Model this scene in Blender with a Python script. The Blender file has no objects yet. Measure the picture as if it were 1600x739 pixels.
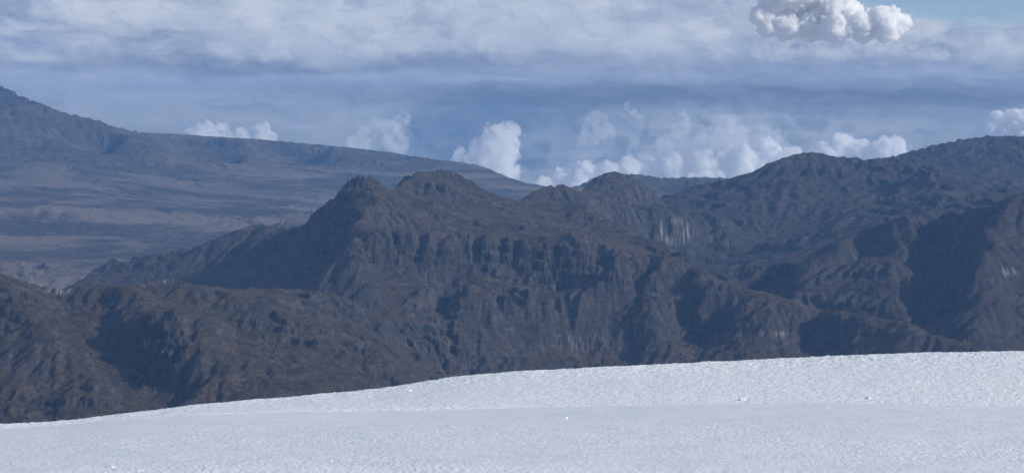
import bpy, bmesh, math, random
import numpy as np
R = math.radians
scene = bpy.context.scene
C = scene.collection

# ------------------------------------------------------------------ camera
F_PX, CX, CY, HOR = 2790.0, 800.0, 369.5, 200.0      # focal length and horizon row, in photograph pixels
PITCH = math.atan((CY - HOR) / F_PX)
cam_d = bpy.data.cameras.new('camera'); cam = bpy.data.objects.new('camera', cam_d); C.objects.link(cam)
cam_d.sensor_width = 36.0; cam_d.lens = 36.0 * F_PX / 1600.0
cam_d.clip_start = 0.5; cam_d.clip_end = 200000.0
cam.location = (0, 0, 0); cam.rotation_euler = (math.pi / 2 - PITCH, 0, 0)
scene.camera = cam

# ------------------------------------------------------------------ light and exposure
SUN_AZ, SUN_EL = R(112), R(23)                          # azimuth to the right of the view direction
sd = bpy.data.lights.new('sun', 'SUN'); so = bpy.data.objects.new('sun', sd); C.objects.link(so)
sd.energy = 3.9; sd.angle = R(0.6); sd.color = (1.0, 0.93, 0.83)
so.rotation_euler = (math.pi / 2 - SUN_EL, 0, math.pi - SUN_AZ + 0.0)
# light travels from (sin az, cos az, tan el) towards the origin
from mathutils import Vector, Matrix
sv = Vector((math.sin(SUN_AZ) * math.cos(SUN_EL), math.cos(SUN_AZ) * math.cos(SUN_EL), math.sin(SUN_EL)))
so.rotation_mode = 'QUATERNION'; so.rotation_quaternion = sv.to_track_quat('Z', 'Y')
vs = scene.view_settings
scene.display_settings.display_device = 'sRGB'
vs.view_transform = 'Standard'; vs.look = 'None'; vs.gamma = 1; vs.exposure = 0.03; vs.use_curve_mapping = False
scene.render.engine = 'CYCLES'
cy = scene.cycles
cy.max_bounces = 48; cy.diffuse_bounces = 2; cy.glossy_bounces = 1; cy.volume_bounces = 48
cy.transparent_max_bounces = 12; cy.use_denoising = True
cy.use_adaptive_sampling = False
try:
    cy.volume_max_steps = 1024
except Exception:
    pass


class NT:
    """small helper for node trees"""
    def __init__(s, tree): s.t = tree; s.n = tree.nodes; s.l = tree.links; s.n.clear()
    def _set(s, sock, v):
        if isinstance(v, bpy.types.NodeSocket): s.l.new(v, sock)
        elif v is not None:
            if isinstance(v, tuple) and len(v) == 3 and sock.type == 'RGBA': v = (*v, 1)
            sock.default_value = v
    def node(s, kind, out=0, props=None, **ins):
        n = s.n.new(kind)
        for k, v in (props or {}).items(): setattr(n, k, v)
        for k, v in ins.items():
            key = int(k[1:]) if k[0] == 'i' and k[1:].isdigit() else k.replace('_', ' ')
            s._set(n.inputs[key], v)
        return n.outputs[out]
    def math(s, op, a, b=0.0, c=0.0, clamp=False):
        return s.node('ShaderNodeMath', props={'operation': op, 'use_clamp': clamp}, i0=a, i1=b, i2=c)
    def mix(s, f, a, b, mode='MIX'):
        n = s.n.new('ShaderNodeMix'); n.data_type = 'RGBA'; n.blend_type = mode
        s._set(n.inputs[0], f); s._set(n.inputs[6], a); s._set(n.inputs[7], b)
        return n.outputs[2]
    def step(s, v, a, b, lo=0.0, hi=1.0):
        return s.node('ShaderNodeMapRange', props={'interpolation_type': 'SMOOTHSTEP'}, i0=v, i1=a, i2=b, i3=lo, i4=hi)
    def noise(s, vec, scale, detail=4.0, rough=0.55, dist=0.0, out=0):
        return s.node('ShaderNodeTexNoise', out, Vector=vec, Scale=scale, Detail=detail, Roughness=rough, Distortion=dist)
    def comb(s, x, y, z): return s.node('ShaderNodeCombineXYZ', i0=x, i1=y, i2=z)
    def sep(s, vec, k):
        q = s.n.new('ShaderNodeSeparateXYZ'); s.l.new(vec, q.inputs[0]); return q.outputs[k]
    def scale(s, vec, v): return s.node('ShaderNodeVectorMath', props={'operation': 'MULTIPLY'}, i0=vec, i1=v)


def ramp(nt, fac, stops):
    n = nt.n.new('ShaderNodeValToRGB'); nt.l.new(fac, n.inputs[0])
    e = n.color_ramp.elements
    while len(e) > 1: e.remove(e[-1])
    e[0].position = stops[0][0]; e[0].color = (*stops[0][1], 1)
    for p, c in stops[1:]:
        k = e.new(p); k.color = (*c, 1)
    return n.outputs[0]


def srgb(r, g, b):
    f = lambda c: (c / 255 / 12.92) if c / 255 <= 0.04045 else ((c / 255 + 0.055) / 1.055) ** 2.4
    return (f(r), f(g), f(b))


# ------------------------------------------------------------------ sky
world = bpy.data.worlds.new('World'); scene.world = world; world.use_nodes = True
w = NT(world.node_tree)
skyn = w.node('ShaderNodeTexSky', props={'sky_type': 'NISHITA', 'sun_disc': False, 'sun_elevation': SUN_EL,
              'sun_rotation': SUN_AZ, 'altitude': 4500.0, 'air_density': 1.0, 'dust_density': 0.6, 'ozone_density': 1.5})
gen = w.node('ShaderNodeTexCoord', 0)
sep = w.n.new('ShaderNodeSeparateXYZ'); w.l.new(gen, sep.inputs[0])
az = w.math('MULTIPLY', w.math('ARCTAN2', sep.outputs[0], sep.outputs[1]), 57.2958)     # degrees right of view
el = w.math('MULTIPLY', w.math('ARCSINE', sep.outputs[2]), 57.2958)                      # degrees above horizon
def deg(px, py): return (math.degrees(math.atan((px - CX) / F_PX)), math.degrees(math.atan((HOR - py) / F_PX)))
uv = w.comb(az, el, 0.0)
wob = w.noise(w.scale(uv, (0.35, 0.8, 1)), 1.0, 5, 0.55)
wob2 = w.noise(w.scale(uv, (0.9, 1.6, 1)), 1.3, 7, 0.6, 0.3)
elw = w.math('ADD', el, w.math('MULTIPLY', w.math('SUBTRACT', wob, 0.5), 1.1))
azw = w.math('ADD', az, w.math('MULTIPLY', w.math('SUBTRACT', wob2, 0.5), 2.5))
def blob(px, py, rx, ry, soft=0.6, a=azw, e=elw):
    u, v = deg(px, py); rx = rx / 48.7; ry = ry / 48.7
    dx = w.math('DIVIDE', w.math('SUBTRACT', a, u), rx); dy = w.math('DIVIDE', w.math('SUBTRACT', e, v), ry)
    d = w.math('SQRT', w.math('ADD', w.math('MULTIPLY', dx, dx), w.math('MULTIPLY', dy, dy)))
    return w.step(d, 1 - soft, 1 + soft, 1.0, 0.0)
# cloud deck tone by height
tone = ramp(w, w.step(elw, -3.0, 6.0, 0.0, 1.0), [
    (0.0, srgb(158, 167, 177)), (0.25, srgb(160, 169, 180)), (0.34, srgb(162, 171, 184)),
    (0.42, srgb(162, 172, 192)), (0.56, srgb(172, 183, 204)), (0.8, srgb(184, 194, 210)), (1.0, srgb(160, 174, 200))])
def over(base, mask, col, amt): return w.mix(w.math('MULTIPLY', mask, amt), base, srgb(*col))
tone = over(tone, blob(20, 50, 90, 45), (130, 150, 186), 0.8)
tone = over(tone, blob(440, 102, 330, 15, 0.7), (122, 136, 166), 0.85)
tone = over(tone, blob(420, 132, 330, 12, 0.7), (150, 164, 194), 0.7)
tone = over(tone, blob(800, 205, 190, 62, 0.35), (84, 110, 142), 0.95)
tone = over(tone, blob(1180, 200, 420, 60, 0.5), (136, 148, 162), 0.8)
tone = over(tone, blob(1150, 150, 560, 18, 0.7), (102, 112, 132), 0.9)
tone = over(tone, blob(1200, 104, 420, 20, 0.7), (146, 157, 182), 0.7)
cum = w.step(w.noise(w.scale(uv, (0.9, 1.1, 1)), 1.2, 8, 0.6, 0.6), 0.40, 0.56)
tone = w.mix(w.math('MULTIPLY', w.math('MULTIPLY', cum, blob(1120, 230, 360, 62, 0.5)), 0.75), tone, srgb(184, 192, 204))
tone = w.mix(w.math('MULTIPLY', w.math('MULTIPLY', cum, blob(560, 205, 110, 50, 0.5)), 0.5), tone, srgb(180, 190, 204))
lay = w.noise(w.scale(w.comb(azw, elw, 0.0), (0.10, 1.9, 1)), 1.3, 7, 0.6, 0.25)
tone = w.mix(w.math('MULTIPLY', w.step(lay, 0.50, 0.66), 0.38), tone, srgb(186, 194, 208))
tone = w.mix(w.math('MULTIPLY', w.step(lay, 0.48, 0.34), 0.42), tone, srgb(120, 132, 154))
tone = over(tone, blob(1150, 150, 540, 14, 0.8), (104, 114, 136), 0.5)
tone = over(tone, blob(430, 103, 320, 12, 0.8), (124, 136, 162), 0.5)
tone = over(tone, blob(790, 200, 160, 50, 0.5), (88, 114, 146), 0.45)
puff = w.step(w.noise(w.scale(uv, (0.55, 0.75, 1)), 1.0, 8, 0.55, 0.6), 0.42, 0.66)
hi = w.step(elw, 1.7, 2.6)
tone = w.mix(w.math('MULTIPLY', w.math('MULTIPLY', puff, hi), 0.75), tone, srgb(214, 220, 228))
puff2 = w.step(w.noise(w.scale(uv, (0.8, 2.4, 1)), 1.1, 8, 0.6, 0.4), 0.35, 0.7)
tone = w.mix(w.math('MULTIPLY', puff2, 0.25), tone, srgb(124, 140, 172))
for px, py, rx, ry in ((130, 22, 50, 28), (230, 20, 30, 20), (405, 20, 40, 28), (560, 45, 70, 30), (1050, 60, 70, 22), (60, 88, 40, 8)):
    tone = over(tone, blob(px, py, rx, ry, 0.9), (218, 224, 232), 0.55)
tone = over(tone, blob(720, 10, 380, 60, 0.8), (196, 206, 222), 0.5)
def painted_relief(sx, sy, ox_, oy_, lo, hi_, amt, col_l, col_d, t, msk):  # paints lit and shaded sides of cloud billows into the sky colour
    a_ = w.noise(w.scale(uv, (sx, sy, 1)), 1.0, 7, 0.58, 0.5)
    b_ = w.noise(w.scale(w.comb(w.math('ADD', az, ox_), w.math('ADD', el, oy_), 0.0), (sx, sy, 1)), 1.0, 7, 0.58, 0.5)
    dlt = w.math('SUBTRACT', a_, b_)
    t = w.mix(w.math('MULTIPLY', w.math('MULTIPLY', w.step(dlt, 0.0, 0.12), amt), msk), t, srgb(*col_l))
    return w.mix(w.math('MULTIPLY', w.math('MULTIPLY', w.step(dlt, 0.0, -0.12), amt), msk), t, srgb(*col_d))
tone = painted_relief(0.22, 0.5, 0.5, 0.4, 0, 0, 0.30, (196, 205, 220), (118, 136, 172), tone, w.step(el, 0.6, 2.4, 0.35, 1.0))
tone = painted_relief(0.9, 1.2, 0.12, 0.12, 0, 0, 0.16, (186, 197, 214), (124, 142, 176), tone, w.step(el, 0.6, 2.4, 0.3, 1.0))
clear = blob(1590, -20, 300, 62, 0.25, az, w.math('ADD', el, w.math('MULTIPLY', w.math('SUBTRACT', wob2, 0.5), 0.6)))
upper = w.step(el, 5.0, 11.0)
clear = w.math('MAXIMUM', clear, w.math('MULTIPLY', upper, w.step(wob, 0.40, 0.62)))
streak = w.math('MULTIPLY', w.step(w.noise(w.scale(uv, (0.12, 5.0, 1)), 1.0, 4, 0.5), 0.5, 0.62), blob(1530, 42, 120, 10, 0.6, az, el))
back_sky = w.node('ShaderNodeBackground', Color=skyn, Strength=0.10)
back_cld = w.node('ShaderNodeBackground', Color=tone, Strength=1.0)
keep = w.math('MAXIMUM', w.math('SUBTRACT', 1.0, w.math('MULTIPLY', clear, 0.9)), w.math('MULTIPLY', streak, 0.7))
ms = w.n.new('ShaderNodeMixShader'); w.l.new(keep, ms.inputs[0]); w.l.new(back_sky, ms.inputs[1]); w.l.new(back_cld, ms.inputs[2])
wo = w.n.new('ShaderNodeOutputWorld'); w.l.new(ms.outputs[0], wo.inputs[0])

# ------------------------------------------------------------------ noise on arrays
f32 = np.float32
def _hash(ix, iy, seed):
    h = (ix.astype(np.int64) * 374761393 + iy.astype(np.int64) * 668265263 + seed * 982451653) & 0xFFFFFFFF
    h = ((h ^ (h >> 13)) * 1274126177) & 0xFFFFFFFF
    return ((h ^ (h >> 16)) & 255).astype(np.int16)
_rs = np.random.RandomState(3)
_ga = (np.arange(256) / 256.0 * 2 * np.pi); _rs.shuffle(_ga)
GXT, GYT = np.cos(_ga).astype(f32), np.sin(_ga).astype(f32)
def perlin(x, y, seed=0):
    x0 = np.floor(x); y0 = np.floor(y); fx = (x - x0).astype(f32); fy = (y - y0).astype(f32)
    x0 = x0.astype(np.int32); y0 = y0.astype(np.int32)
    u = fx * fx * fx * (fx * (fx * 6 - 15) + 10); v = fy * fy * fy * (fy * (fy * 6 - 15) + 10)
    def g(dx, dy):
        h = _hash(x0 + dx, y0 + dy, seed)
        return GXT[h] * (fx - dx) + GYT[h] * (fy - dy)
    a = g(0, 0); b = g(1, 0); c = g(0, 1); d = g(1, 1)
    return ((a + (b - a) * u) * (1 - v) + (c + (d - c) * u) * v) * 1.5
def fbm(x, y, scale, octv=5, rough=0.5, seed=0):
    s = 0; a = 1.0; x = x / scale; y = y / scale
    for o in range(octv):
        s = s + a * perlin(x, y, seed + o * 17); x = x * 2.03 + 11.3; y = y * 2.03 - 7.1; a *= rough
    return s
def ridged(x, y, scale, octv=5, rough=0.5, seed=0):
    s = 0; a = 1.0; wgt = 1.0; x = x / scale; y = y / scale
    for o in range(octv):
        n = 1 - np.abs(perlin(x, y, seed + o * 31)) * 1.6; n = np.clip(n, 0, 1) ** 2
        s = s + a * n * wgt; wgt = np.clip(n * 1.6, 0, 1); x = x * 2.07 + 3.3; y = y * 2.07 + 9.2; a *= rough
    return s - 0.75
def billow(x, y, scale, octv=4, rough=0.5, seed=0):
    s = 0; a = 1.0; x = x / scale; y = y / scale
    for o in range(octv):
        s = s + a * (np.abs(perlin(x, y, seed + o * 13)) * 2 - 0.45); x = x * 2.1 + 5.1; y = y * 2.1 + 1.7; a *= rough
    return s
def sstep(a, b, v):
    t = np.clip((v - a) / (b - a), 0, 1); return t * t * (3 - 2 * t)


# ------------------------------------------------------------------ terrain from surveyed lines
cp, sp = math.cos(PITCH), math.sin(PITCH)
def world_pt(px, py, D):
    """the place D metres away (horizontal) seen at photograph pixel px, py"""
    a = (px - CX) / F_PX; b = (CY - py) / F_PX
    dx = a; dy = cp + b * sp; dz = -sp + b * cp
    k = D / math.hypot(dx, dy)
    return (dx * k, dy * k, dz * k)
def ray_z(px, py, D):
    a = (px - CX) / F_PX; b = (CY - py) / F_PX
    return D * (-sp + b * cp) / np.hypot(a, cp + b * sp)
def line_pts(line, step):
    P = [np.array(world_pt(*p)) if len(p) == 3 else np.array((*world_pt(p[0], 200, p[1])[:2], p[3])) for p in line]
    out = []
    for a, b in zip(P[:-1], P[1:]):
        n = max(1, int(round(np.hypot(*(b - a)[:2]) / step)))
        for i in range(n): out.append(a + (b - a) * i / n)
    out.append(P[-1])
    return out
def rbf_fit(P, val, c, lam=0.0):
    d = np.hypot(P[:, 0][:, None] - P[:, 0][None], P[:, 1][:, None] - P[:, 1][None])
    A = np.sqrt(d * d + c * c); n = len(P)
    M = np.zeros((n + 1, n + 1)); M[:n, :n] = A - lam * np.eye(n); M[:n, n] = 1; M[n, :n] = 1
    return np.linalg.solve(M, np.append(val, 0))
def rbf_eval(P, wt, c, X, Y):
    out = np.full(X.size, wt[-1]); xf = X.ravel(); yf = Y.ravel()
    for i in range(0, X.size, 20000):
        s = slice(i, i + 20000)
        d2 = (xf[s, None] - P[None, :, 0]) ** 2 + (yf[s, None] - P[None, :, 1]) ** 2
        out[s] += np.sqrt(d2 + c * c) @ wt[:-1]
    return out.reshape(X.shape)
def samp(G, ox, oy, st, x, y):
    """smooth (quadratic-faded) sampling of a grid"""
    u = np.clip((x - ox) / st, 1, G.shape[1] - 3.001); v = np.clip((y - oy) / st, 1, G.shape[0] - 3.001)
    iu = u.astype(np.int32); iv = v.astype(np.int32); fu = (u - iu); fv = (v - iv)
    def wts(t): return ((-t + 2 * t * t - t ** 3) / 2, (2 - 5 * t * t + 3 * t ** 3) / 2, (t + 4 * t * t - 3 * t ** 3) / 2, (-t * t + t ** 3) / 2)
    wu = wts(fu); wv = wts(fv); r = 0
    for j in range(4):
        row = 0
        for i in range(4): row = row + wu[i] * G[iv + j - 1, iu + i - 1]
        r = r + wv[j] * row
    return r
def erode(H, st, n, steps, rng, rate=0.25, cap=3.0):
    """particle erosion: every pass rolls n drops downhill at once"""
    H = H.copy(); hh, ww = H.shape
    x = rng.uniform(2, ww - 4, n); y = rng.uniform(2, hh - 4, n); vx = np.zeros(n); vy = np.zeros(n); sed = np.zeros(n); wat = np.ones(n)
    for k in range(steps):
        ix = x.astype(int); iy = y.astype(int); fx = x - ix; fy = y - iy
        h00 = H[iy, ix]; h10 = H[iy, ix + 1]; h01 = H[iy + 1, ix]; h11 = H[iy + 1, ix + 1]
        gx = (h10 - h00) * (1 - fy) + (h11 - h01) * fy; gy = (h01 - h00) * (1 - fx) + (h11 - h10) * fx
        h = h00 * (1 - fx) * (1 - fy) + h10 * fx * (1 - fy) + h01 * (1 - fx) * fy + h11 * fx * fy
        vx = vx * 0.35 - gx / st * 0.65; vy = vy * 0.35 - gy / st * 0.65
        L = np.hypot(vx, vy) + 1e-6
        nx = np.clip(x + vx / L, 2, ww - 4); ny = np.clip(y + vy / L, 2, hh - 4)
        jx = nx.astype(int); jy = ny.astype(int); ax = nx - jx; ay = ny - jy
        h2 = H[jy, jx] * (1 - ax) * (1 - ay) + H[jy, jx + 1] * ax * (1 - ay) + H[jy + 1, jx] * (1 - ax) * ay + H[jy + 1, jx + 1] * ax * ay
        dh = h2 - h
        capac = np.maximum(-dh, 0.02 * st) * wat * cap
        dep = np.where(dh > 0, np.minimum(dh, sed), np.where(sed > capac, (sed - capac) * 0.25, -np.minimum((capac - sed) * rate, np.maximum(-dh, 0) * 0.5)))
        Dl = np.zeros(H.size)
        for qx, qy, q in ((0, 0, (1 - fx) * (1 - fy)), (1, 0, fx * (1 - fy)), (0, 1, (1 - fx) * fy), (1, 1, fx * fy)):
            Dl += np.bincount((iy + qy) * ww + ix + qx, dep * q, H.size)
        H += np.clip(Dl.reshape(H.shape), -0.06 * st, 0.04 * st)
        sed -= dep; wat *= 0.985; x, y = nx, ny
    return H

def put(name, mesh_name, verts, nu, nv, mat, attrs=None):
    idx = np.arange(nu * nv, dtype=np.int32).reshape(nv, nu)
    q = np.stack([idx[:-1, :-1], idx[:-1, 1:], idx[1:, 1:], idx[1:, :-1]], -1).reshape(-1, 4)
    me = bpy.data.meshes.new(mesh_name)
    me.vertices.add(len(verts)); me.vertices.foreach_set('co', verts.astype(f32).ravel())
    me.loops.add(q.size); me.loops.foreach_set('vertex_index', q.ravel())
    me.polygons.add(len(q)); me.polygons.foreach_set('loop_start', np.arange(0, q.size, 4, dtype=np.int32))
    me.update(calc_edges=True)
    me.polygons.foreach_set('use_smooth', np.ones(len(q), dtype=bool))
    for k, v in (attrs or {}).items():
        a = me.attributes.new(k, 'FLOAT', 'POINT'); a.data.foreach_set('value', v.astype(f32).ravel())
    me.materials.append(mat)
    o = bpy.data.objects.new(name, me); C.objects.link(o)
    return o
def tag(o, label, cat=None, group=None, kind=None):
    o['label'] = label
    if cat: o['category'] = cat
    if group: o['group'] = group
    if kind: o['kind'] = kind
    return o

def massif(name, label, mat, lines, free, px0, px1, D0, D1, colpx, rstep, soft=25, spacing=60, amp=14, big=160,
           warp=14, terr=28, tstr=0.5, fine=1.6, seed=1, ero=0, gst=6.0, pale=(), floor=-420, ridge_mix=0.6, tmask=None, jag=None, sky_rough=2.4, rough_at=()):
    P = []
    for i, ln in enumerate(lines): P += line_pts(ln, spacing * (0.28 if i == 0 else 1.0))
    L_ = np.array(P)
    for p in line_pts(lines[0], spacing * 0.6):         # the ground falls away behind the skyline
        rr_ = math.hypot(p[0], p[1]); bk = spacing * 1.1
        q_ = np.array((p[0] * (rr_ + bk) / rr_, p[1] * (rr_ + bk) / rr_, p[2] - 0.55 * bk))
        if np.hypot(L_[:, 0] - q_[0], L_[:, 1] - q_[1]).min() > 0.7 * bk: P.append(q_)
    nvis = len(P)
    for (px, D, z) in free:
        p = world_pt(px, 200, D); P.append(np.array((p[0], p[1], z)))
    P = np.array(P)
    # drop near-duplicates
    keep = []
    for i in range(len(P)):
        if all((P[i, 0] - P[j, 0]) ** 2 + (P[i, 1] - P[j, 1]) ** 2 > (spacing * 0.16) ** 2 for j in keep): keep.append(i)
    vis = np.array([k < nvis for k in keep]); P = P[keep]
    wt = rbf_fit(P, P[:, 2], soft)
    a0, a1 = math.atan((px0 - CX) / F_PX), math.atan((px1 - CX) / F_PX)
    xs = [D * math.sin(a) for D in (D0, D1) for a in (a0, a1)]
    ox, oy = min(xs) - 80, D0 * math.cos(max(abs(a0), abs(a1))) - 80
    gx = np.arange(ox, max(xs) + 80, gst); gy = np.arange(oy, D1 + 80, gst)
    X, Y = np.meshgrid(gx, gy)
    cs = gst * 1.6; cgx = np.arange(ox - cs * 3, max(xs) + 80 + cs * 3, cs); cgy = np.arange(oy - cs * 3, D1 + 80 + cs * 3, cs)
    CXg, CYg = np.meshgrid(cgx, cgy)
    H0 = rbf_eval(P, wt, soft, CXg, CYg)
    # warped sampling makes spurs, flutes and crenulated edges
    wx = fbm(X, Y, big * 0.8, 4, 0.5, seed + 5) * warp * 1.6; wy = fbm(X, Y, big * 0.8, 4, 0.5, seed + 9) * warp * 1.6
    H = samp(H0, cgx[0], cgy[0], cs, X + wx, Y + wy)
    rug = 0.30 + 0.95 * sstep(-0.25, 0.45, fbm(X, Y, big * 2.2, 3, 0.5, seed + 7))
    H = H + amp * rug * (ridge_mix * ridged(X + wx, Y + wy, big, 5, 0.52, seed) + (1 - ridge_mix) * fbm(X, Y, big * 0.6, 5, 0.55, seed + 3))
    if ero:
        rng = np.random.RandomState(seed)
        for _ in range(ero): H = erode(H, gst, int(H.size * 0.25), 40, rng)
    # keep surveyed points where they were measured
    res = P[:, 2] - samp(H, ox, oy, gst, P[:, 0], P[:, 1])
    wr = rbf_fit(P, res, soft, 3.0)
    H = H + samp(rbf_eval(P, wr, soft, CXg, CYg), cgx[0], cgy[0], cs, X, Y)
    ncol = int((px1 - px0) / colpx); nrow = int((D1 - D0) / rstep)
    A, Rr = np.meshgrid(np.arctan((np.linspace(px0, px1, ncol) - CX) / F_PX), np.linspace(D0, D1, nrow))
    x = Rr * np.sin(A); y = Rr * np.cos(A)
    fsc = D0 / 2400.0
    zone = sstep(0.05, 0.50, fbm(x, y, big * 1.7, 4, 0.55, seed + 66))
    fwx = fbm(x, y, 19 * fsc, 4, 0.62, seed + 40) * warp * 0.17; fwy = fbm(x, y, 19 * fsc, 4, 0.62, seed + 44) * warp * 0.17
    fz = 0.35 + 0.65 * zone
    h = samp(H, ox, oy, gst, x + fwx * fz, y + fwy * fz)
    if tmask is not None: zone = np.clip(np.maximum(zone, tmask(x, y, h)), 0, 1)
    # rock bands: benches and cliffs
    if tstr > 0:
        tilt = fbm(x, y, 420, 3, 0.5, seed + 60) * terr * 1.2 + 0.03 * x
        tilt = tilt + terr * 0.8 * fbm(x, y, 90, 3, 0.5, seed + 61)
        q = (h + tilt) / terr; k = np.floor(q); f = q - k
        stepv = (k + sstep(0.34, 0.66, f)) * terr - tilt
        m = tstr * (0.10 + 0.90 * zone)
        h = h + (stepv - h) * m
        sm = m
    rg = 0.3 + 0.9 * sstep(-0.2, 0.4, fbm(x, y, big * 1.5, 3, 0.5, seed + 77))
    h = h + fine * rg * (fbm(x, y, 20, 5, 0.62, seed + 80) + 0.6 * ridged(x, y, 36, 4, 0.55, seed + 81))
    if jag is not None:
        for (px, D, rad, a_) in jag:
            c = world_pt(px, 200, D); gfac = np.exp(-((x - c[0]) ** 2 + (y - c[1]) ** 2) / rad ** 2)
            h = h + gfac * a_ * (ridged(x, y, 16, 4, 0.6, seed + 90) + 0.5 * fbm(x, y, 7, 3, 0.6, seed + 91))
    # nothing in front of or behind the surveyed skyline may stand above it
    l0 = np.array([p[:3] for p in lines[0]], float); pcol = CX + F_PX * np.tan(A)
    zc_ = ray_z(pcol, np.interp(pcol, l0[:, 0], l0[:, 1]), Rr) + fine * sky_rough * (0.7 * fbm(x, y, 11 * Rr / 3000, 4, 0.65, seed + 98) - 0.25)
    for (pa, pb, am) in rough_at: zc_ = zc_ + am * sstep(pa, pa + 12, pcol) * sstep(pb, pb - 12, pcol) * (np.round(fbm(pcol, pcol * 0, 9, 4, 0.7, seed) * 2.5) / 2.5 - 0.1)
    gap = (h - zc_).max(axis=0); rw = np.argmax(h - zc_, axis=0)
    lift = np.where((gap < 0) & (gap > -22), -gap, 0)
    h = h + lift[None] * np.exp(-((Rr - Rr[rw, 0][None]) / (6 * rstep)) ** 2)
    ins = (pcol > l0[0, 0]) & (pcol < l0[-1, 0])
    h = np.where(ins & (h > zc_), zc_ + (h - zc_) * 0.08, h)
    dr = np.gradient(h, axis=0) / rstep; da = np.gradient(h, axis=1) / np.gradient(x, axis=1)
    steep = sstep(0.55, 1.25, np.hypot(dr, da))
    u_ = x * 0.9 + y * 0.25
    face = ridged(u_, h * 2.0, 14 * fsc, 4, 0.62, seed + 95) + 0.8 * ridged(u_, h * 0.5, 8 * fsc, 3, 0.62, seed + 96)
    push = steep * face * fine * 1.3 * (0.15 + 0.85 * zone)
    x = x - push * np.sin(A) ; y = y - push
    att = {}
    pm = np.zeros_like(h)
    for (px, py, D, rx, rz, ry, ps) in pale:
        c = world_pt(px, py, D)
        d = np.sqrt(((x - c[0]) / rx) ** 2 + ((h - c[2]) / rz) ** 2 + ((y - c[1]) / ry) ** 2)
        pm = np.maximum(pm, ps * (1 - sstep(0.5, 1.1, d)))
    att['pale'] = pm
    V = np.stack([x, y, h], -1).reshape(-1, 3)
    o = put(name, name, V, ncol, nrow, mat, att)
    tag(o, label, kind='structure')
    return o

# ------------------------------------------------------------------ materials of the land
def land_material(name, grassA, grassB, shrub, rockA, rockB, s=1.0, pale=(0.43, 0.40, 0.375), flat_soil=None):
    m = bpy.data.materials.new(name); m.use_nodes = True
    n = NT(m.node_tree)
    pos = n.node('ShaderNodeNewGeometry', 0); nor = n.node('ShaderNodeNewGeometry', 1)
    sp_ = n.n.new('ShaderNodeSeparateXYZ'); n.l.new(nor, sp_.inputs[0]); nz = sp_.outputs[2]
    b1 = n.noise(pos, 0.009 / s, 6, 0.6); b2 = n.noise(pos, 0.05 / s, 6, 0.65, 0.4); b3 = n.noise(pos, 0.35 / s, 5, 0.7)
    g = n.mix(n.step(b1, 0.36, 0.62), grassA, grassB)
    b0 = n.noise(pos, 0.018 / s, 5, 0.62, 0.3)
    g = n.mix(n.math('MULTIPLY', n.step(b0, 0.50, 0.62), 0.7), g, tuple(min(1, c * 1.6) for c in (grassA[0], grassA[1] * 1.04, grassA[2] * 1.12)))
    g = n.mix(n.step(b2, 0.50, 0.62), g, shrub)
    g = n.mix(n.math('MULTIPLY', n.step(b3, 0.35, 0.75), 0.55), g, n.mix(0.5, grassA, (0.20, 0.165, 0.12)))
    tus = n.noise(pos, 0.22 / s, 3, 0.8)
    g = n.mix(n.math('MULTIPLY', n.step(tus, 0.50, 0.60), 0.85), g, shrub)
    if flat_soil:
        sl = n.noise(n.scale(pos, (0.0016, 0.0032, 0.012)), 1.0, 8, 0.62, 0.5)
        g = n.mix(n.math('MULTIPLY', n.step(sl, 0.45, 0.58), n.step(n.sep(pos, 2), -90.0, -200.0, 0.25, 0.95)), g, flat_soil)
    vert = n.scale(pos, (1, 0.25, 0.16))
    r1 = n.noise(vert, 0.16 / s, 7, 0.7, 0.5); r2 = n.noise(vert, 0.03 / s, 4, 0.6)
    r = n.mix(n.step(r1, 0.35, 0.68), rockA, rockB)
    stra = n.noise(n.scale(pos, (0.12, 0.12, 1.0)), 0.22 / s, 5, 0.65, 0.4)
    r = n.mix(n.math('MULTIPLY', n.step(stra, 0.46, 0.60), 0.6), r, rockA)
    r = n.mix(n.math('MULTIPLY', n.step(r2, 0.5, 0.7), 0.5), r, (0.05, 0.048, 0.046))
    at = n.node('ShaderNodeAttribute', 2, {'attribute_name': 'pale'})
    pr = n.step(n.noise(n.scale(pos, (1, 0.10, 0.09)), 0.20 / s, 5, 0.65), 0.48, 0.60)
    pk = n.math('MULTIPLY', at, pr)
    thr = n.math('ADD', nz, n.math('MULTIPLY', n.math('SUBTRACT', n.noise(pos, 0.08 / s, 5, 0.7), 0.5), 0.5))
    rockm = n.step(thr, 0.86, 0.72)
    rockm = n.math('MAXIMUM', rockm, pk)
    col = n.mix(rockm, g, r)
    col = n.mix(pk, col, pale)
    hgt = n.math('ADD', n.math('MULTIPLY', n.noise(pos, 0.14 / s, 8, 0.74), 6.5 * s), n.math('MULTIPLY', n.noise(vert, 0.5 / s, 6, 0.7, 0.5), 1.6 * s))
    bump = n.node('ShaderNodeBump', Height=hgt, Distance=1.0, Strength=1.0)
    bs = n.node('ShaderNodeBsdfPrincipled', Base_Color=col, Roughness=0.95, Normal=bump)
    bsn = bs.node; bsn.inputs['Specular IOR Level'].default_value = 0.12
    o = n.n.new('ShaderNodeOutputMaterial'); n.l.new(bs, o.inputs[0])
    return m

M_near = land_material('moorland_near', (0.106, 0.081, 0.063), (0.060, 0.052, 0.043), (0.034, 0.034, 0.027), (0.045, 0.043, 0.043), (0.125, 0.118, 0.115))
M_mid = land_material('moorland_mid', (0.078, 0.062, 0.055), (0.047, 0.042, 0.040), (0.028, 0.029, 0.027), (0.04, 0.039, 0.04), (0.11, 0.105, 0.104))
M_far = land_material('moorland_far', (0.12, 0.10, 0.085), (0.075, 0.070, 0.060), (0.05, 0.052, 0.045), (0.06, 0.055, 0.055), (0.13, 0.12, 0.115), s=2.6, flat_soil=(0.25, 0.21, 0.175))

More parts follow.
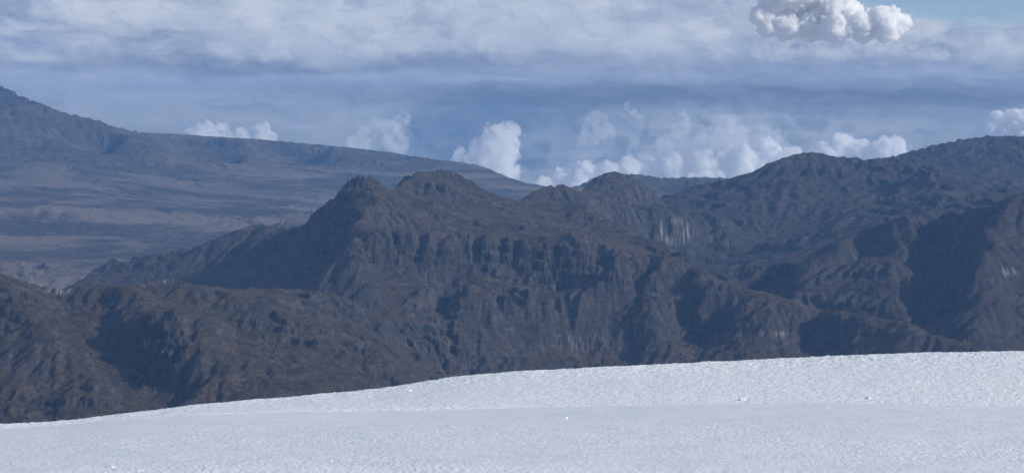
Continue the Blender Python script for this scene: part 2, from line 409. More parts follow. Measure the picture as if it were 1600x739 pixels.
#@@LAND
# far range on the left, with the moor at its foot
A_sky = [(-120, 150, 9000), (-60, 146, 9000), (0, 138, 9000), (12, 136, 9000), (30, 149, 9000), (75, 165, 9000), (104, 177, 9000), (156, 188, 9000), (172, 196, 9100), (215, 206, 9300), (290, 210, 9500),
         (330, 213, 9500), (400, 217, 9600), (440, 221, 9600), (500, 226, 9600), (560, 232, 9600), (620, 240, 9600), (680, 250, 9500), (740, 257, 9400), (765, 264, 9300), (790, 276, 9200), (820, 286, 9100), (860, 293, 9000), (920, 300, 9000)]
A_lines = [A_sky,
    [(30, 149, 9000), (50, 184, 8720), (75, 212, 8500), (110, 245, 8200)],
    [(172, 196, 9100), (195, 215, 8800), (222, 240, 8500), (260, 262, 8300)],
    [(190, 222, 8700), (178, 245, 8420)],
    [(150, 218, 9000), (178, 252, 8760), (215, 268, 8550)], [(118, 208, 8750), (140, 240, 8580)], [(60, 205, 8680), (84, 232, 8480)],
    [(300, 238, 9300), (350, 268, 9000)], [(450, 250, 9500), (530, 285, 9200)],
    [(0, 175, 8780), (0, 250, 8200)], [(-100, 185, 8750), (-80, 250, 8200)],
    [(20, 326, 6750), (60, 322, 6700), (95, 325, 6600)], [(420, 395, 5700), (520, 340, 6500), (640, 318, 6900), (760, 318, 7000)],
    [(330, 213, 9500), (380, 245, 9000), (460, 270, 8500)],
    [(500, 226, 9600), (560, 262, 8900), (640, 285, 8400)],
    [(-100, 262, 8000), (0, 262, 8000), (120, 270, 8000), (250, 285, 7900), (400, 292, 7900), (560, 305, 7800), (700, 315, 7800), (830, 318, 7800)],
    [(-100, 300, 7200), (60, 305, 7200), (200, 320, 7100), (330, 325, 7100), (430, 330, 7000), (600, 340, 7000), (800, 345, 7000)],
    [(-100, 350, 6400), (50, 355, 6400), (150, 350, 6350), (260, 362, 6300), (400, 365, 6300), (600, 370, 6300), (800, 370, 6300)],
    [(-100, 395, 5800), (100, 400, 5800), (260, 395, 5800), (400, 400, 5800), (800, 400, 5800)],
    [(-100, 430, 5300), (100, 430, 5300), (260, 430, 5300), (400, 430, 5300), (800, 430, 5300)]]
A_free = [(-100, 10200, -260), (200, 10400, -330), (400, 10600, -380), (700, 10600, -500), (900, 10200, -600), (-100, 4600, -560), (400, 4600, -560), (850, 4600, -560)]
FS = 0.8
A_lines = [[(p[0], p[1], p[2] * FS) for p in l] for l in A_lines]; A_free = [(p[0], p[1] * FS, p[2] * 0.9) for p in A_free]
massif('far_range', 'hazy far mountain range on the left with a brown moorland plain at its foot', M_far, A_lines, A_free, -160, 930, 3900, 8400, 1.5, 5.0,
       soft=30, spacing=170, amp=15, big=520, warp=26, terr=42, tstr=0.2, fine=1.3, seed=11, ero=2, rough_at=((-60, 60, 9), (60, 230, 5), (290, 700, 2)), jag=((10, 7200, 130, 12), (60, 7200, 120, 7), (150, 7200, 90, 5)), gst=13, ridge_mix=0.5)

# distant blue ridge seen in the saddle
DR = [[(880, 296, 7000), (905, 292, 7000), (925, 279, 7000), (960, 270, 7000), (1000, 273, 7000), (1040, 278, 7000), (1100, 277, 7000), (1140, 279, 7000), (1200, 285, 7000), (1300, 292, 7000)],
      [(900, 320, 6400), (1000, 310, 6400), (1100, 310, 6400), (1250, 315, 6400)], [(900, 380, 5600), (1100, 380, 5600), (1300, 380, 5600)]]
massif('distant_ridge', 'low distant blue ridge in the saddle behind the rounded knoll', M_far, [[(p[0], p[1], p[2] * 0.88) for p in l] for l in DR], [(880, 6900, -480), (1000, 7000, -460), (1300, 7000, -460)], 884, 1290, 4950, 6950, 1.5, 6,
       soft=60, spacing=150, amp=16, big=320, warp=30, terr=40, tstr=0.3, fine=3, seed=23, ero=1, gst=14)

# right-hand back ridge
E3 = [[(1330, 262, 5200), (1370, 250, 5200), (1400, 243, 5200), (1440, 232, 5200), (1490, 220, 5200), (1540, 213, 5200), (1600, 213, 5200), (1680, 208, 5200)],
      [(1360, 265, 4900), (1450, 262, 4900), (1520, 262, 4850), (1600, 258, 4850), (1680, 255, 4850)],
      [(1400, 320, 4500), (1500, 300, 4500), (1600, 300, 4500), (1680, 300, 4500)]]
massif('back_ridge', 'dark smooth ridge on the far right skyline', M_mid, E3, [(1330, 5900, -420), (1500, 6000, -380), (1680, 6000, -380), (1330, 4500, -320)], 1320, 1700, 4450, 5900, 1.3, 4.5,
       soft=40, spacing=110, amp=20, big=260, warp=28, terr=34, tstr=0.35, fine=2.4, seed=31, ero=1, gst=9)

# right massif
E_lines = [
    [(1010, 312, 4000), (1040, 305, 4050), (1062, 300, 4100), (1080, 291, 4150), (1140, 280, 4200), (1172, 270, 4200), (1200, 256, 4200), (1222, 247, 4200), (1245, 240, 4200), (1268, 237, 4200), (1285, 240, 4200), (1302, 244, 4250), (1350, 249, 4300), (1395, 246, 4350), (1440, 258, 4300), (1470, 262, 4250), (1500, 274, 4250), (1600, 296, 4250), (1700, 300, 4250)],
    [(1060, 330, 3900), (1150, 305, 3980), (1230, 300, 3950), (1320, 296, 3980), (1400, 290, 4000), (1460, 256, 3980), (1500, 285, 4000), (1600, 300, 3950), (1700, 300, 3950)],
    [(1000, 345, 3620), (1060, 345, 3640), (1100, 355, 3680), (1180, 345, 3800), (1260, 350, 3780), (1350, 340, 3700), (1450, 325, 3650), (1600, 320, 3700)],
    [(1000, 388, 3590), (1060, 390, 3610), (1120, 387, 3640), (1200, 380, 3680), (1300, 372, 3500), (1400, 360, 3400)],
    [(980, 410, 3500), (1060, 412, 3450), (1120, 420, 3350), (1200, 430, 3200), (1260, 440, 3050)],
    [(1080, 440, 3100), (1150, 460, 2900), (1220, 470, 2800)]]
E_free = [(1000, 4900, -420), (1150, 5000, -360), (1270, 5000, -300), (1400, 5000, -300), (1700, 5000, -380), (1300, 3000, -330), (1500, 3200, -330), (1700, 3200, -330), (1000, 3000, -330), (1000, 2700, -360), (1300, 2700, -360), (1700, 2700, -380)]
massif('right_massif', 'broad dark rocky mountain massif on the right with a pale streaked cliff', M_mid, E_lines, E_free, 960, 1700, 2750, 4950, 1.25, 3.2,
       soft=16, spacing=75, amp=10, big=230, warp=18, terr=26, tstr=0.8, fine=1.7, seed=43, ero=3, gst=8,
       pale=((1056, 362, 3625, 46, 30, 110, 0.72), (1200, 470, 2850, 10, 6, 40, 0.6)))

# right spurs
F_lines = [
    [(1720, 290, 3050), (1640, 294, 3050), (1600, 301, 3020), (1570, 311, 3010), (1545, 322, 3030), (1520, 330, 3080), (1470, 338, 3120), (1440, 340, 3110), (1400, 345, 3080), (1370, 353, 3060), (1320, 372, 3040), (1270, 397, 3010), (1235, 430, 2950)],
    [(1600, 301, 3020), (1575, 312, 2995), (1560, 325, 2970), (1545, 345, 2936), (1535, 375, 2879), (1520, 410, 2813), (1512, 450, 2737), (1520, 500, 2642), (1540, 545, 2556)],   # right spur
    [(1425, 347, 3036), (1405, 357, 3015), (1412, 385, 2956), (1415, 420, 2882), (1405, 450, 2820), (1420, 490, 2736), (1440, 520, 2672), (1450, 545, 2620)],   # middle spur
    [(1462, 362, 3110), (1466, 410, 3010), (1470, 460, 2890), (1480, 520, 2740)],       # dark gully
    [(1350, 375, 3050), (1352, 420, 2960)], [(1320, 385, 2990), (1270, 410, 2950), (1240, 440, 2890), (1228, 465, 2830), (1215, 480, 2790)],
    [(1350, 400, 2930), (1320, 440, 2860), (1300, 490, 2760)],
    [(1600, 380, 2900), (1600, 450, 2780), (1600, 540, 2620)], [(1700, 380, 2900), (1700, 540, 2620)]]
F_free = [(1700, 3500, -420), (1500, 3500, -400), (1350, 3450, -420), (1200, 3300, -420), (1200, 2500, -430), (1400, 2350, -430), (1700, 2350, -430), (1160, 2800, -400)]
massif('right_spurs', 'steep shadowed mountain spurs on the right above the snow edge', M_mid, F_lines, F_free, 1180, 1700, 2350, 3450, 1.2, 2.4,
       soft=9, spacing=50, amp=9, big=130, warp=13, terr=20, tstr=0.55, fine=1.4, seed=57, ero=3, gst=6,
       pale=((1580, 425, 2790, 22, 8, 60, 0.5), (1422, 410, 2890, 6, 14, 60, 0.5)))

# shaded ridge behind the left hills
B_lines = [
    [(40, 470, 3500), (80, 458, 3550), (120, 440, 3600), (150, 418, 3650), (162, 412, 3680), (170, 403, 3700), (182, 405, 3700), (200, 412, 3720), (205, 400, 3900), (235, 398, 3900), (270, 392, 3850), (300, 388, 3800), (330, 376, 3750), (360, 362, 3700), (385, 354, 3650), (402, 349, 3600), (425, 352, 3550), (450, 355, 3500), (480, 350, 3450), (520, 345, 3400)],
    [(60, 480, 3300), (170, 450, 3400), (300, 430, 3400), (400, 410, 3350), (480, 400, 3300)],
    [(100, 500, 3000), (250, 480, 3050), (400, 460, 3050), (520, 460, 3000)]]
B_free = [(0, 4200, -560), (200, 4600, -580), (400, 4500, -520), (520, 4300, -480), (0, 2900, -420), (520, 2800, -400)]
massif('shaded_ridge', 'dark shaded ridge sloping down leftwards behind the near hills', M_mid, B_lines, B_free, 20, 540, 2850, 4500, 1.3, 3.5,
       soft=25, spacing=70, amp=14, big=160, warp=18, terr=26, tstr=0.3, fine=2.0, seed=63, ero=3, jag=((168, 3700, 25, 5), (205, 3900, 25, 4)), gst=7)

# central massif with the crag
C_sky = [(455, 372, 3200), (470, 356, 3180), (478, 346, 3160), (486, 334, 3150), (498, 326, 3140), (512, 314, 3130), (524, 305, 3120), (531, 298, 3110), (536, 289, 3100), (546, 283, 3100), (553, 276, 3100), (566, 277, 3100), (580, 274, 3100), (590, 280, 3100), (598, 290, 3120), (606, 297, 3200), (613, 297, 3330), (621, 288, 3450),
         (632, 277, 3500), (655, 268, 3500), (676, 266, 3500), (700, 266, 3500), (720, 273, 3500), (737, 282, 3500), (752, 293, 3500), (768, 301, 3500), (790, 309, 3500), (806, 313, 3500), (820, 307, 3500), (836, 297, 3500), (852, 291, 3500), (880, 289, 3500), (895, 294, 3520), (906, 300, 3600),
         (917, 290, 3750), (926, 280, 3800), (944, 271, 3800), (960, 267, 3800), (985, 275, 3800), (1002, 286, 3800), (1022, 298, 3800), (1050, 330, 3800), (1080, 360, 3800)]
C_lines = [C_sky,
    [(600, 289, 3120), (625, 305, 3060), (650, 320, 3020), (690, 335, 3000), (740, 345, 3000), (800, 352, 2980), (860, 362, 2950)],
    [(575, 300, 3020), (560, 330, 2950), (550, 355, 2860)],
    [(618, 312, 3330), (650, 326, 3300), (690, 330, 3290), (740, 328, 3270)], [(760, 325, 3250), (840, 330, 3250), (880, 330, 3300)], [(700, 266, 3500), (712, 290, 3420), (735, 312, 3350)],
    [(700, 285, 3400), (780, 320, 3350), (850, 312, 3400)],
    [(545, 378, 2770), (556, 372, 2780), (590, 372, 2800), (640, 376, 2800), (700, 381, 2790), (760, 385, 2790), (820, 387, 2790), (850, 383, 2790), (884, 380, 2780), (915, 395, 2770), (960, 402, 2760), (1030, 420, 2730), (1085, 436, 2700), (1120, 447, 2680), (1180, 464, 2650), (1240, 476, 2620), (1300, 486, 2590), (1360, 495, 2560), (1420, 505, 2530), (1470, 524, 2490), (1520, 549, 2440), (1560, 575, 2400)],   # rim
    [(545, 378, 2770), (548, 405, 2730), (560, 440, 2690), (580, 470, 2650), (610, 500, 2600), (640, 530, 2550), (660, 560, 2500), (680, 590, 2450)],    # left corner of the cliffs
    [(575, 410, 2778), (640, 416, 2778), (700, 420, 2772), (800, 424, 2772), (880, 422, 2764), (950, 438, 2746), (1050, 452, 2708)], [(600, 360, 2870), (700, 367, 2870), (800, 371, 2870), (870, 370, 2860)],                               # foot of upper cliff
    [(640, 452, 2700), (720, 458, 2695), (820, 460, 2695), (900, 466, 2700), (1000, 470, 2690), (1090, 478, 2660)],
    [(690, 500, 2695), (720, 505, 2690)], [(820, 503, 2650), (900, 503, 2655), (960, 508, 2650)],
    [(735, 445, 2690), (748, 480, 2655), (775, 525, 2610), (815, 568, 2560)],
    [(1010, 490, 2640), (1022, 525, 2595), (1035, 560, 2550)], [(1080, 505, 2668), (1095, 545, 2635)],
    [(1165, 490, 2612), (1190, 530, 2560), (1200, 560, 2525)], [(1280, 520, 2585), (1300, 545, 2560)], [(1330, 505, 2560), (1350, 545, 2500)],
    [(840, 556, 2600), (900, 558, 2598), (980, 558, 2590)],
    [(560, 640, 2400), (700, 620, 2500), (900, 605, 2510), (1100, 590, 2490), (1300, 580, 2460), (1480, 575, 2420)],
    [(470, 370, 3100), (440, 400, 3080), (420, 430, 3040), (400, 450, 2980)],                                                                      # left spur of the crag
    [(520, 330, 3060), (500, 370, 3010), (480, 410, 2960), (470, 445, 2900)],
    [(535, 400, 2900), (525, 440, 2850)],                                                    # dark gully
    [(905, 322, 3350), (930, 328, 3280), (960, 350, 3180), (1000, 372, 3060), (1050, 392, 2950), (1090, 412, 2830), (1108, 434, 2730)], [(880, 345, 3150), (960, 375, 3000), (1040, 405, 2850)], [(960, 300, 3650), (985, 330, 3600)],
    [(960, 402, 2720), (1000, 385, 2900)]]
C_free = [(1045, 3560, -340), (1070, 3720, -320), (1000, 3400, -300), (1050, 3250, -350), (1090, 3100, -380), (1120, 2950, -390), (400, 3600, -420), (560, 3500, -330), (600, 3900, -330), (700, 4100, -300), (850, 4100, -320), (960, 4300, -300), (1080, 4200, -330), (1150, 3300, -400), (1200, 3050, -410), (1300, 2900, -420), (1400, 2820, -430), (1500, 2750, -430), (1600, 2600, -430), (1600, 2250, -440), (380, 2500, -440), (500, 2300, -440), (700, 2250, -450), (1100, 2250, -450), (1400, 2200, -450), (1120, 3700, -360)]
def rim_zone(x, y, h):
    rim = np.array(C_lines[5] if C_lines[5][0][0] == 545 else [l for l in C_lines if l[0][:2] == (545, 378) and len(l) > 12][0], float)
    pc = CX + F_PX * x / y; z = ray_z(pc, np.interp(pc, rim[:, 0], rim[:, 1]), np.interp(pc, rim[:, 0], rim[:, 2]))
    return sstep(0, 4, z - h) * sstep(44, 30, z - h) * sstep(540, 560, pc) * sstep(1150, 900, pc)
massif('crag_massif', 'central rocky mountain with a jagged crag, a domed peak and a long cliff line', M_near, C_lines, C_free, 385, 1580, 2280, 4150, 1.15, 2.0,
       soft=5, spacing=42, amp=9, big=120, warp=8, terr=17, tstr=0.62, fine=1.5, seed=71, tmask=rim_zone, ero=3, gst=5, rough_at=((470, 540, 4.0), (535, 612, 5.5), (625, 750, 1.6), (820, 900, 1.2)), jag=((568, 3100, 30, 3.5), (520, 3130, 28, 4), (690, 3500, 50, 4), (490, 3150, 20, 4), (400, 3560, 15, 2)),
       pale=((905, 535, 2620, 60, 16, 80, 0.36), (1210, 522, 2570, 30, 5, 60, 0.5), (955, 352, 3130, 5, 5, 30, 0.9), (1160, 505, 2620, 16, 6, 60, 0.5)))

# near hills on the left
D_lines = [
    [(-100, 420, 2400), (-40, 424, 2400), (0, 428, 2380), (10, 429, 2380), (38, 440, 2380), (72, 450, 2380), (100, 452, 2390), (130, 445, 2400), (150, 437, 2400), (175, 447, 2400), (210, 443, 2420), (245, 437, 2420), (272, 435, 2420), (300, 444, 2440), (330, 447, 2450), (370, 450, 2500), (430, 450, 2560), (480, 453, 2620), (530, 461, 2690), (580, 482, 2730), (640, 530, 2710), (700, 585, 2650)],
    [(150, 437, 2400), (175, 462, 2320), (215, 470, 2270), (260, 482, 2230), (310, 502, 2180), (350, 530, 2130), (390, 550, 2100), (430, 570, 2070), (500, 592, 2030), (580, 625, 1980)],   # near ridge
    [(272, 435, 2420), (320, 465, 2360), (380, 480, 2330), (450, 500, 2300), (520, 520, 2290), (600, 560, 2250)],
    [(245, 462, 2375), (305, 485, 2325), (375, 520, 2265), (445, 545, 2220), (525, 570, 2165)],
    [(0, 428, 2380), (30, 470, 2270), (60, 500, 2210), (110, 540, 2120), (150, 580, 2060), (180, 630, 1990)],                # spur
    [(75, 455, 2380), (95, 480, 2335), (125, 520, 2250), (168, 560, 2180), (215, 600, 2105), (262, 640, 2020)],              # gully
    [(215, 475, 2260), (215, 520, 2170), (250, 560, 2100), (310, 600, 2030), (330, 635, 1980)],
    [(-100, 500, 2250), (-60, 600, 2060), (-40, 680, 1950)],
    [(0, 560, 2120), (20, 620, 2030), (60, 680, 1930)],
    [(-100, 740, 1860), (0, 720, 1870), (150, 700, 1880), (300, 680, 1880), (450, 665, 1890), (600, 650, 1900), (700, 640, 1900)]]
D_free = [(-100, 2900, -400), (150, 2900, -400), (300, 2950, -400), (450, 3000, -400), (640, 2950, -420), (750, 2800, -420), (-100, 1750, -420), (300, 1750, -420), (700, 1750, -400), (750, 2300, -400)]
massif('left_hills', 'brown tussock hills in the left foreground with rocky gullies', M_near, D_lines, D_free, -120, 720, 1800, 2950, 1.15, 1.9,
       soft=9, spacing=40, amp=9, big=120, warp=13, terr=15, tstr=0.5, fine=1.2, seed=83, ero=4, gst=5,
       pale=((235, 537, 2140, 26, 8, 60, 0.4), (10, 566, 2110, 12, 9, 40, 0.5), (98, 453, 2388, 22, 5, 45, 0.8), (265, 437, 2420, 14, 5, 30, 0.8), (330, 450, 2440, 14, 6, 30, 0.5)))

# valley floor under everything
t = np.linspace(-1, 1, 121); X, Y = np.meshgrid(t * 8700, 2900 + t * 5700)
Z = -620 + fbm(X, Y, 3000, 4, 0.5, 5) * 25
put('valley_floor', 'valley_floor', np.stack([X, Y, Z], -1).reshape(-1, 3), 121, 121, M_far, {'pale': np.zeros_like(X)})
tag(bpy.data.objects['valley_floor'], 'wide valley floor lying below all the mountains', kind='structure')

# ------------------------------------------------------------------ snow in the foreground
def snow_material():
    m = bpy.data.materials.new('crusted_snow'); m.use_nodes = True; n = NT(m.node_tree)
    pos = n.node('ShaderNodeNewGeometry', 0)
    big = n.noise(n.scale(pos, (0.5, 0.25, 1)), 0.5, 4, 0.5)
    col = n.mix(n.step(big, 0.35, 0.7), (0.79, 0.84, 0.88), (0.84, 0.88, 0.91))
    h1 = n.noise(pos, 26.0, 5, 0.7, 0.3); h2 = n.noise(pos, 70.0, 4, 0.7)
    hh = n.math('ADD', n.math('MULTIPLY', h1, 0.009), n.math('MULTIPLY', h2, 0.005))
    bump = n.node('ShaderNodeBump', Height=hh, Distance=1.0, Strength=0.7)
    bs = n.node('ShaderNodeBsdfPrincipled', Base_Color=col, Roughness=0.55, Normal=bump)
    bs.node.inputs['Specular IOR Level'].default_value = 0.25
    # ice grains: a few facets turned their own way
    vor = n.n.new('ShaderNodeTexVoronoi'); vor.feature = 'F1'; n.l.new(pos, vor.inputs['Vector']); vor.inputs['Scale'].default_value = 48.0
    rnd = n.node('ShaderNodeVectorMath', props={'operation': 'SUBTRACT'}, i0=n.scale(vor.outputs['Color'], (2, 2, 1)), i1=(1.0, 1.0, 0.0))
    nrm = n.node('ShaderNodeVectorMath', props={'operation': 'NORMALIZE'}, i0=rnd)
    glo = n.node('ShaderNodeBsdfGlossy', Color=(1, 1, 1, 1), Roughness=0.16, Normal=nrm)
    wn = n.n.new('ShaderNodeTexWhiteNoise'); n.l.new(vor.outputs['Position'], wn.inputs[0])
    gm_ = n.math('MULTIPLY', n.step(wn.outputs[0], 0.55, 0.57), n.step(vor.outputs['Distance'], 0.12, 0.25, 1.0, 0.0))
    mx = n.n.new('ShaderNodeMixShader'); n.l.new(n.math('MULTIPLY', gm_, 0.25), mx.inputs[0]); n.l.new(bs, mx.inputs[1]); n.l.new(glo, mx.inputs[2])
    o = n.n.new('ShaderNodeOutputMaterial'); n.l.new(mx.outputs[0], o.inputs[0])
    return m
M_snow = snow_material()
edge = np.array([(-300, 680), (-100, 670), (0, 663), (80, 659), (150, 652), (185, 646), (240, 640), (320, 630), (420, 622), (520, 614), (600, 606), (660, 596), (720, 587), (800, 580), (900, 575), (1040, 568), (1200, 561), (1400, 553), (1520, 550), (1600, 548), (1700, 546), (1900, 545)], float)
brk = np.array([(-300, 690), (0, 668), (100, 660), (185, 652), (300, 645), (450, 640), (620, 637), (900, 633), (1100, 629), (1300, 629), (1600, 634), (1900, 640)], float)
ncol, nrow = 1500, 1100
pxs = np.linspace(-260, 1860, ncol)
ye = np.interp(pxs, edge[:, 0], edge[:, 1]); yb = np.interp(pxs, brk[:, 0], brk[:, 1])
ker = np.hanning(61); ker /= ker.sum()
ye = np.convolve(np.pad(ye, 30, 'edge'), ker, 'valid'); yb = np.convolve(np.pad(yb, 30, 'edge'), ker, 'valid')
yb = np.maximum(yb, ye + 3)
# rows: distance; profile through camera foot, near slope, break line, dip, far roll, crest, back slope
rr = np.concatenate([np.linspace(1.0, 7.0, 60, endpoint=False), np.geomspace(7.0, 22.0, 520, endpoint=False), np.geomspace(22.0, 26.0, 60, endpoint=False), np.linspace(26.0, 34.0, 520, endpoint=False), np.geomspace(34.0, 260, 100)])
azd = np.arctan2((pxs - CX) / F_PX, cp + (CY - 600) / F_PX * sp)
wide = np.linspace(R(1.0), R(56), 90)                 # the slope goes on well beyond both sides of the view
azc = np.concatenate([azd[0] - wide[::-1], azd, azd[-1] + wide])
ye = np.interp(azc, azd, ye); yb = np.interp(azc, azd, yb); pxs = np.interp(azc, azd, pxs); ncol = len(azc)
A, Rr = np.meshgrid(azc, rr)
Db, Dc = 19.0, 32.0
zb = ray_z(pxs, yb, Db); zc = ray_z(pxs, ye, Dc)
zs = np.empty_like(A)
for j in range(ncol):
    z85 = -0.187 * 8.5
    z27 = float(ray_z(pxs[j], yb[j] + 2, 27.0))
    kd = [1.0, 4.0, 8.5, 13.5, Db, Db + 1.2, 23.5, 27.0, 30.0, Dc, Dc + 0.8, Dc + 2, Dc + 5, Dc + 20, 110, 260]
    kz = [-1.45, -1.5, z85 - 0.03, (z85 + zb[j]) / 2 + 0.05, zb[j], zb[j] - 0.42, z27 - 0.35, z27, z27 + (zc[j] - z27) * 0.72, zc[j], zc[j] - 0.14, zc[j] - 0.5, zc[j] - 1.7, zc[j] - 8, zc[j] - 40, zc[j] - 150]
    zs[:, j] = np.interp(rr, kd, kz)
# smooth along distance (in row space)
k2 = np.hanning(21); k2 /= k2.sum()
zp = np.pad(zs, ((10, 10), (0, 0)), 'edge')
zsm = sum(k2[i] * zp[i:i + len(rr)] for i in range(21))
zs = zsm
x = Rr * np.sin(A); y = Rr * np.cos(A)
d = np.clip(Rr / 20, 0.25, 2)
roll = sstep(24, 27, Rr)
x_, y_ = x, y; x = x_ * 0.8 + y_ * 0.6; y = y_ * 0.8 - x_ * 0.6
patch = 0.55 + 0.45 * sstep(-0.3, 0.4, fbm(x, y, 2.4, 3, 0.5, 12))
zs = zs + 0.03 * fbm(x, y, 6.0, 3, 0.5, 3) * (1 - roll * 0.5) + 0.006 * fbm(x, y, 0.6, 3, 0.6, 8)
zs = zs + (1 - roll) * patch * (0.0022 * billow(x, y, 0.07, 3, 0.65, 15) + 0.0022 * fbm(x, y, 0.03, 3, 0.65, 25)) * sstep(20, 11, Rr)
zs = zs + sstep(30, 31.5, Rr) * (0.010 * fbm(x, y, 0.35, 3, 0.6, 51) + 0.006 * billow(x, y, 0.12, 2, 0.6, 52))
zs = zs + roll * (0.0045 * fbm(x, y, 0.13, 3, 0.7, 33) + 0.0035 * billow(x, y, 0.07, 2, 0.6, 36))
x, y = x_, y_
put('snow_slope', 'snow_slope', np.stack([x, y, zs], -1).reshape(-1, 3), ncol, len(rr), M_snow)
tag(bpy.data.objects['snow_slope'], 'white crusted snow slope across the whole foreground', kind='structure')

# ------------------------------------------------------------------ loose lumps lying on the snow
def snow_lump(px, py, D, r, seed, label):
    rng = np.random.RandomState(seed)
    bm = bmesh.new(); bmesh.ops.create_icosphere(bm, subdivisions=4, radius=1.0)
    co = np.array([v.co[:] for v in bm.verts]); off = rng.uniform(-9, 9, 3)
    d = 1 + 0.45 * fbm(co[:, 0] * 1.0 + co[:, 2] * 0.7 + off[0], co[:, 1] + co[:, 2] * 0.6 + off[1], 0.9, 5, 0.6, seed)
    sc = np.array((1.5, 1.0, 0.62)) * r
    for v, c, k in zip(bm.verts, co, d): v.co = Vector(c * k * sc)
    me = bpy.data.meshes.new('snow_lump'); bm.to_mesh(me); bm.free(); me.materials.append(M_snow)
    o = bpy.data.objects.new('snow_lump', me); C.objects.link(o); o.location = world_pt(px, py, D); o.rotation_euler = (0, 0, rng.uniform(0, 6))
    return tag(o, label, 'snow lump', 'loose lumps on the snow')
snow_lump(1238, 595, 29.3, 0.042, 1, 'wide loose lump halfway up the far snow roll, right of the middle')
snow_lump(1228, 597, 29.1, 0.025, 2, 'small crumb just left of the wide loose lump on the snow roll')
snow_lump(1160, 623, 27.4, 0.035, 3, 'low lump near the foot of the snow roll, left of the wide lump')
snow_lump(1357, 622, 27.5, 0.035, 4, 'low lump at the foot of the snow roll, rightmost of all')
snow_lump(1251, 597, 29.2, 0.022, 11, 'tiny crumb just right of the wide loose lump on the snow roll')
snow_lump(640, 610, 29.8, 0.030, 12, 'small lump on the narrow left part of the snow roll')
snow_lump(1535, 665, 13.2, 0.010, 13, 'single bright ice crumb on the near snow at the right')
snow_lump(905, 661, 14.0, 0.009, 14, 'single bright ice crumb on the near snow in the middle')
snow_lump(172, 730, 8.55, 0.014, 5, 'small icy crumb on the near snow in the bottom left corner')

# ------------------------------------------------------------------ cumulus clouds beyond the haze
def cloud_material(name, dens, k, hole=0.40):
    m = bpy.data.materials.new(name); m.use_nodes = True; n = NT(m.node_tree)
    pos = n.node('ShaderNodeNewGeometry', 0)
    nz = n.noise(pos, 1.0 / (k * 16), 6, 0.62, 0.25)
    v = n.n.new('ShaderNodeVolumePrincipled'); v.inputs['Color'].default_value = (1, 1, 1, 1)
    n.l.new(n.math('MULTIPLY', n.step(nz, hole, hole + 0.16), dens * 1.7), v.inputs['Density']); v.inputs['Anisotropy'].default_value = 0.0
    o = n.n.new('ShaderNodeOutputMaterial'); n.l.new(v.outputs[0], o.inputs['Volume']); return m
CLOUD_D = 22000.0
def cloud(label, D, blobs, dens, seed, flat=None, levels=2, squash=0.85, base=False, hole=0.40):
    """blobs: (px, py, radius in px) lobes of one cumulus; smaller lobes grow on the larger ones"""
    rng = random.Random(seed); k = D / F_PX
    S = []
    if base: blobs = list(blobs) + [(px + rng.uniform(-6, 6), py + r * 1.1, r * 1.25) for px, py, r in blobs]
    for px, py, r in blobs:
        c = Vector(world_pt(px, py, D + rng.uniform(-0.4, 0.6) * r * k)); S.append((c, r * k, 0))
    out = list(S)
    for lev in range(levels):
        new = []
        for c, r, _ in S:
            for q in range(16 if lev == 0 else 6):
                th = rng.uniform(0, 2 * math.pi); ph = math.asin(rng.uniform(-0.35, 1.0))
                dv = Vector((math.cos(th) * math.cos(ph), math.sin(th) * math.cos(ph), math.sin(ph)))
                new.append((c + dv * r * rng.uniform(0.62, 0.88), r * rng.uniform(0.24, 0.46), 1))
        out += new; S = new
    bm = bmesh.new()
    for c, r, l in out:
        bmesh.ops.create_icosphere(bm, subdivisions=2 if r > 60 else 1, radius=r, matrix=Matrix.Translation(c) @ Matrix.Diagonal((1, 1, squash, 1)))
    me = bpy.data.meshes.new('cloud'); bm.to_mesh(me); bm.free()
    o = bpy.data.objects.new('cloud', me); C.objects.link(o)
    rm = o.modifiers.new('remesh', 'REMESH'); rm.mode = 'VOXEL'; rm.voxel_size = k * 1.3
    sm = o.modifiers.new('smooth', 'SMOOTH'); sm.iterations = 2
    dg = bpy.context.evaluated_depsgraph_get(); ev = o.evaluated_get(dg)
    m2 = bpy.data.meshes.new_from_object(ev); o.modifiers.clear(); o.data = m2; bpy.data.meshes.remove(me)
    nv = len(m2.vertices); co = np.empty(nv * 3, f32); m2.vertices.foreach_get('co', co); co = co.reshape(-1, 3)
    no = np.empty(nv * 3, f32); m2.vertices.foreach_get('normal', no); no = no.reshape(-1, 3)
    q = k * 13
    nz = fbm(co[:, 0] + co[:, 1] * 0.7, co[:, 2] - co[:, 1] * 0.7, q, 5, 0.6, seed) * 0.6 + billow(co[:, 0] - co[:, 1] * 0.6, co[:, 2] + co[:, 1] * 0.8, q * 0.8, 4, 0.55, seed + 5) * 0.5
    co = co + no * (nz * k * 4.2)[:, None]
    if flat is not None:
        zf = world_pt(blobs[0][0], flat, D)[2]
        low = co[:, 2] < zf; co[low, 2] = zf + (co[low, 2] - zf) * 0.12
    m2.vertices.foreach_set('co', co.astype(f32).ravel()); m2.materials.clear(); m2.materials.append(cloud_material('cloud_vapour', dens / k, k, hole)); m2.update()
    try: m2.materials[0].cycles.volume_step_rate = 0.15
    except Exception: pass
    o.name = 'cloud'; m2.name = 'cloud'
    return tag(o, label, 'cloud', 'cumulus clouds along the horizon')
D1, D2 = 14000.0, 24000.0
cloud('big bright white cumulus with a lit right end, near the top right of the sky', 13500, [(1190, 26, 20), (1212, 6, 26), (1240, 0, 32), (1268, -8, 36), (1300, 8, 30), (1325, 24, 26), (1348, 36, 20), (1380, 30, 24), (1402, 38, 20), (1230, 42, 26), (1268, 40, 30), (1305, 46, 26), (1350, 52, 18), (1385, 52, 18), (1200, 44, 18)], 0.22, 5, hole=0.05)
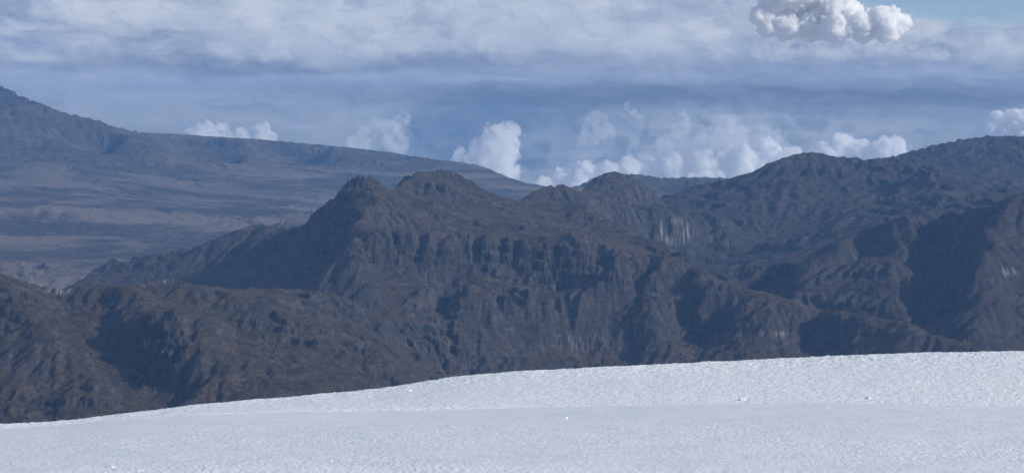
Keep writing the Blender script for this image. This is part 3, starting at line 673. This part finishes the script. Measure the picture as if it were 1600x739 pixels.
cloud('thin flat grey cloud shelf spreading out under the big bright cumulus', 14500, [(1190 + 30 * i, 84 + 4 * math.sin(i * 1.7), 20 + 5 * math.sin(i * 2.3)) for i in range(10)], 0.013, 41, levels=2, squash=0.45)
cloud('long heaped bank of white cumulus standing behind the saddle between the mountains', 15000, [(850, 292, 18), (880, 284, 20), (915, 276, 22), (950, 270, 20), (985, 262, 20), (1010, 268, 24), (1050, 256, 20), (1060, 274, 26), (1100, 258, 26), (1140, 250, 22), (1165, 252, 24), (1200, 240, 22), (1240, 250, 24), (1290, 246, 26), (1316, 226, 20), (1345, 238, 22), (1380, 236, 22), (1402, 228, 15)], 0.12, 8, flat=330, base=True, hole=0.34)
cloud('tall white cumulus tower rising right of the middle above the far slope', 15500, [(722, 246, 16), (752, 236, 22), (780, 214, 24), (786, 240, 26), (798, 205, 16), (770, 205, 14)], 0.05, 12, flat=330, base=True)
cloud('small low cumulus peeping over the far range on the left', 15500, [(300, 212, 13), (322, 200, 14), (345, 206, 14), (380, 212, 14), (408, 206, 15), (425, 214, 8)], 0.05, 15, flat=330, base=True)
cloud('soft pale cumulus pair above the long slope of the far range', 19000, [(570, 212, 18), (590, 200, 17), (612, 205, 22), (628, 190, 14), (560, 225, 20), (620, 225, 22)], 0.02, 19, flat=330)
cloud('faint round cumulus right of the tall tower', 19000, [(915, 196, 15), (932, 188, 17), (945, 205, 18), (920, 215, 20)], 0.012, 22, flat=330)
cloud('dim row of heaped cumulus behind the long bank', 19500, [(1040, 225, 18), (1070, 205, 20), (1100, 215, 22), (1135, 195, 22), (1155, 215, 24), (1190, 210, 18), (1215, 218, 14)], 0.02, 26, flat=330, base=True)
cloud('bright cumulus cut by the right edge of the view above the back ridge', 15000, [(1528, 212, 14), (1548, 203, 18), (1562, 192, 20), (1585, 190, 22), (1610, 196, 24), (1645, 190, 28), (1675, 200, 26)], 0.25, 29, flat=300, base=True)
cloud('tiny torn cloud scrap above the faint round cumulus', 19000, [(980, 166, 6), (990, 176, 8), (1000, 184, 6)], 0.03, 33, levels=1)
cloud('tiny torn cloud scrap above the dim row of cumulus', 19000, [(1064, 178, 8), (1072, 184, 7)], 0.03, 35, levels=1)
# ------------------------------------------------------------------ haze
bpy.ops.mesh.primitive_cube_add(size=1)
hz = bpy.context.object; hz.name = 'haze'; hz.dimensions = (0, 0, 0)
hz.scale = (17800, 11800, 920); hz.location = (0, 2900, 235 - 460)
mh = bpy.data.materials.new('haze'); mh.use_nodes = True; n = NT(mh.node_tree)
pv = n.n.new('ShaderNodeVolumePrincipled'); pv.inputs['Color'].default_value = (0.24, 0.51, 1.0, 1); pv.inputs['Density'].default_value = 7.0e-5
pv.inputs['Anisotropy'].default_value = 0.0
o = n.n.new('ShaderNodeOutputMaterial'); n.l.new(pv.outputs[0], o.inputs['Volume'])
hz.data.materials.append(mh)
tag(hz, 'thin blue mountain haze filling the air over the valley', kind='stuff')
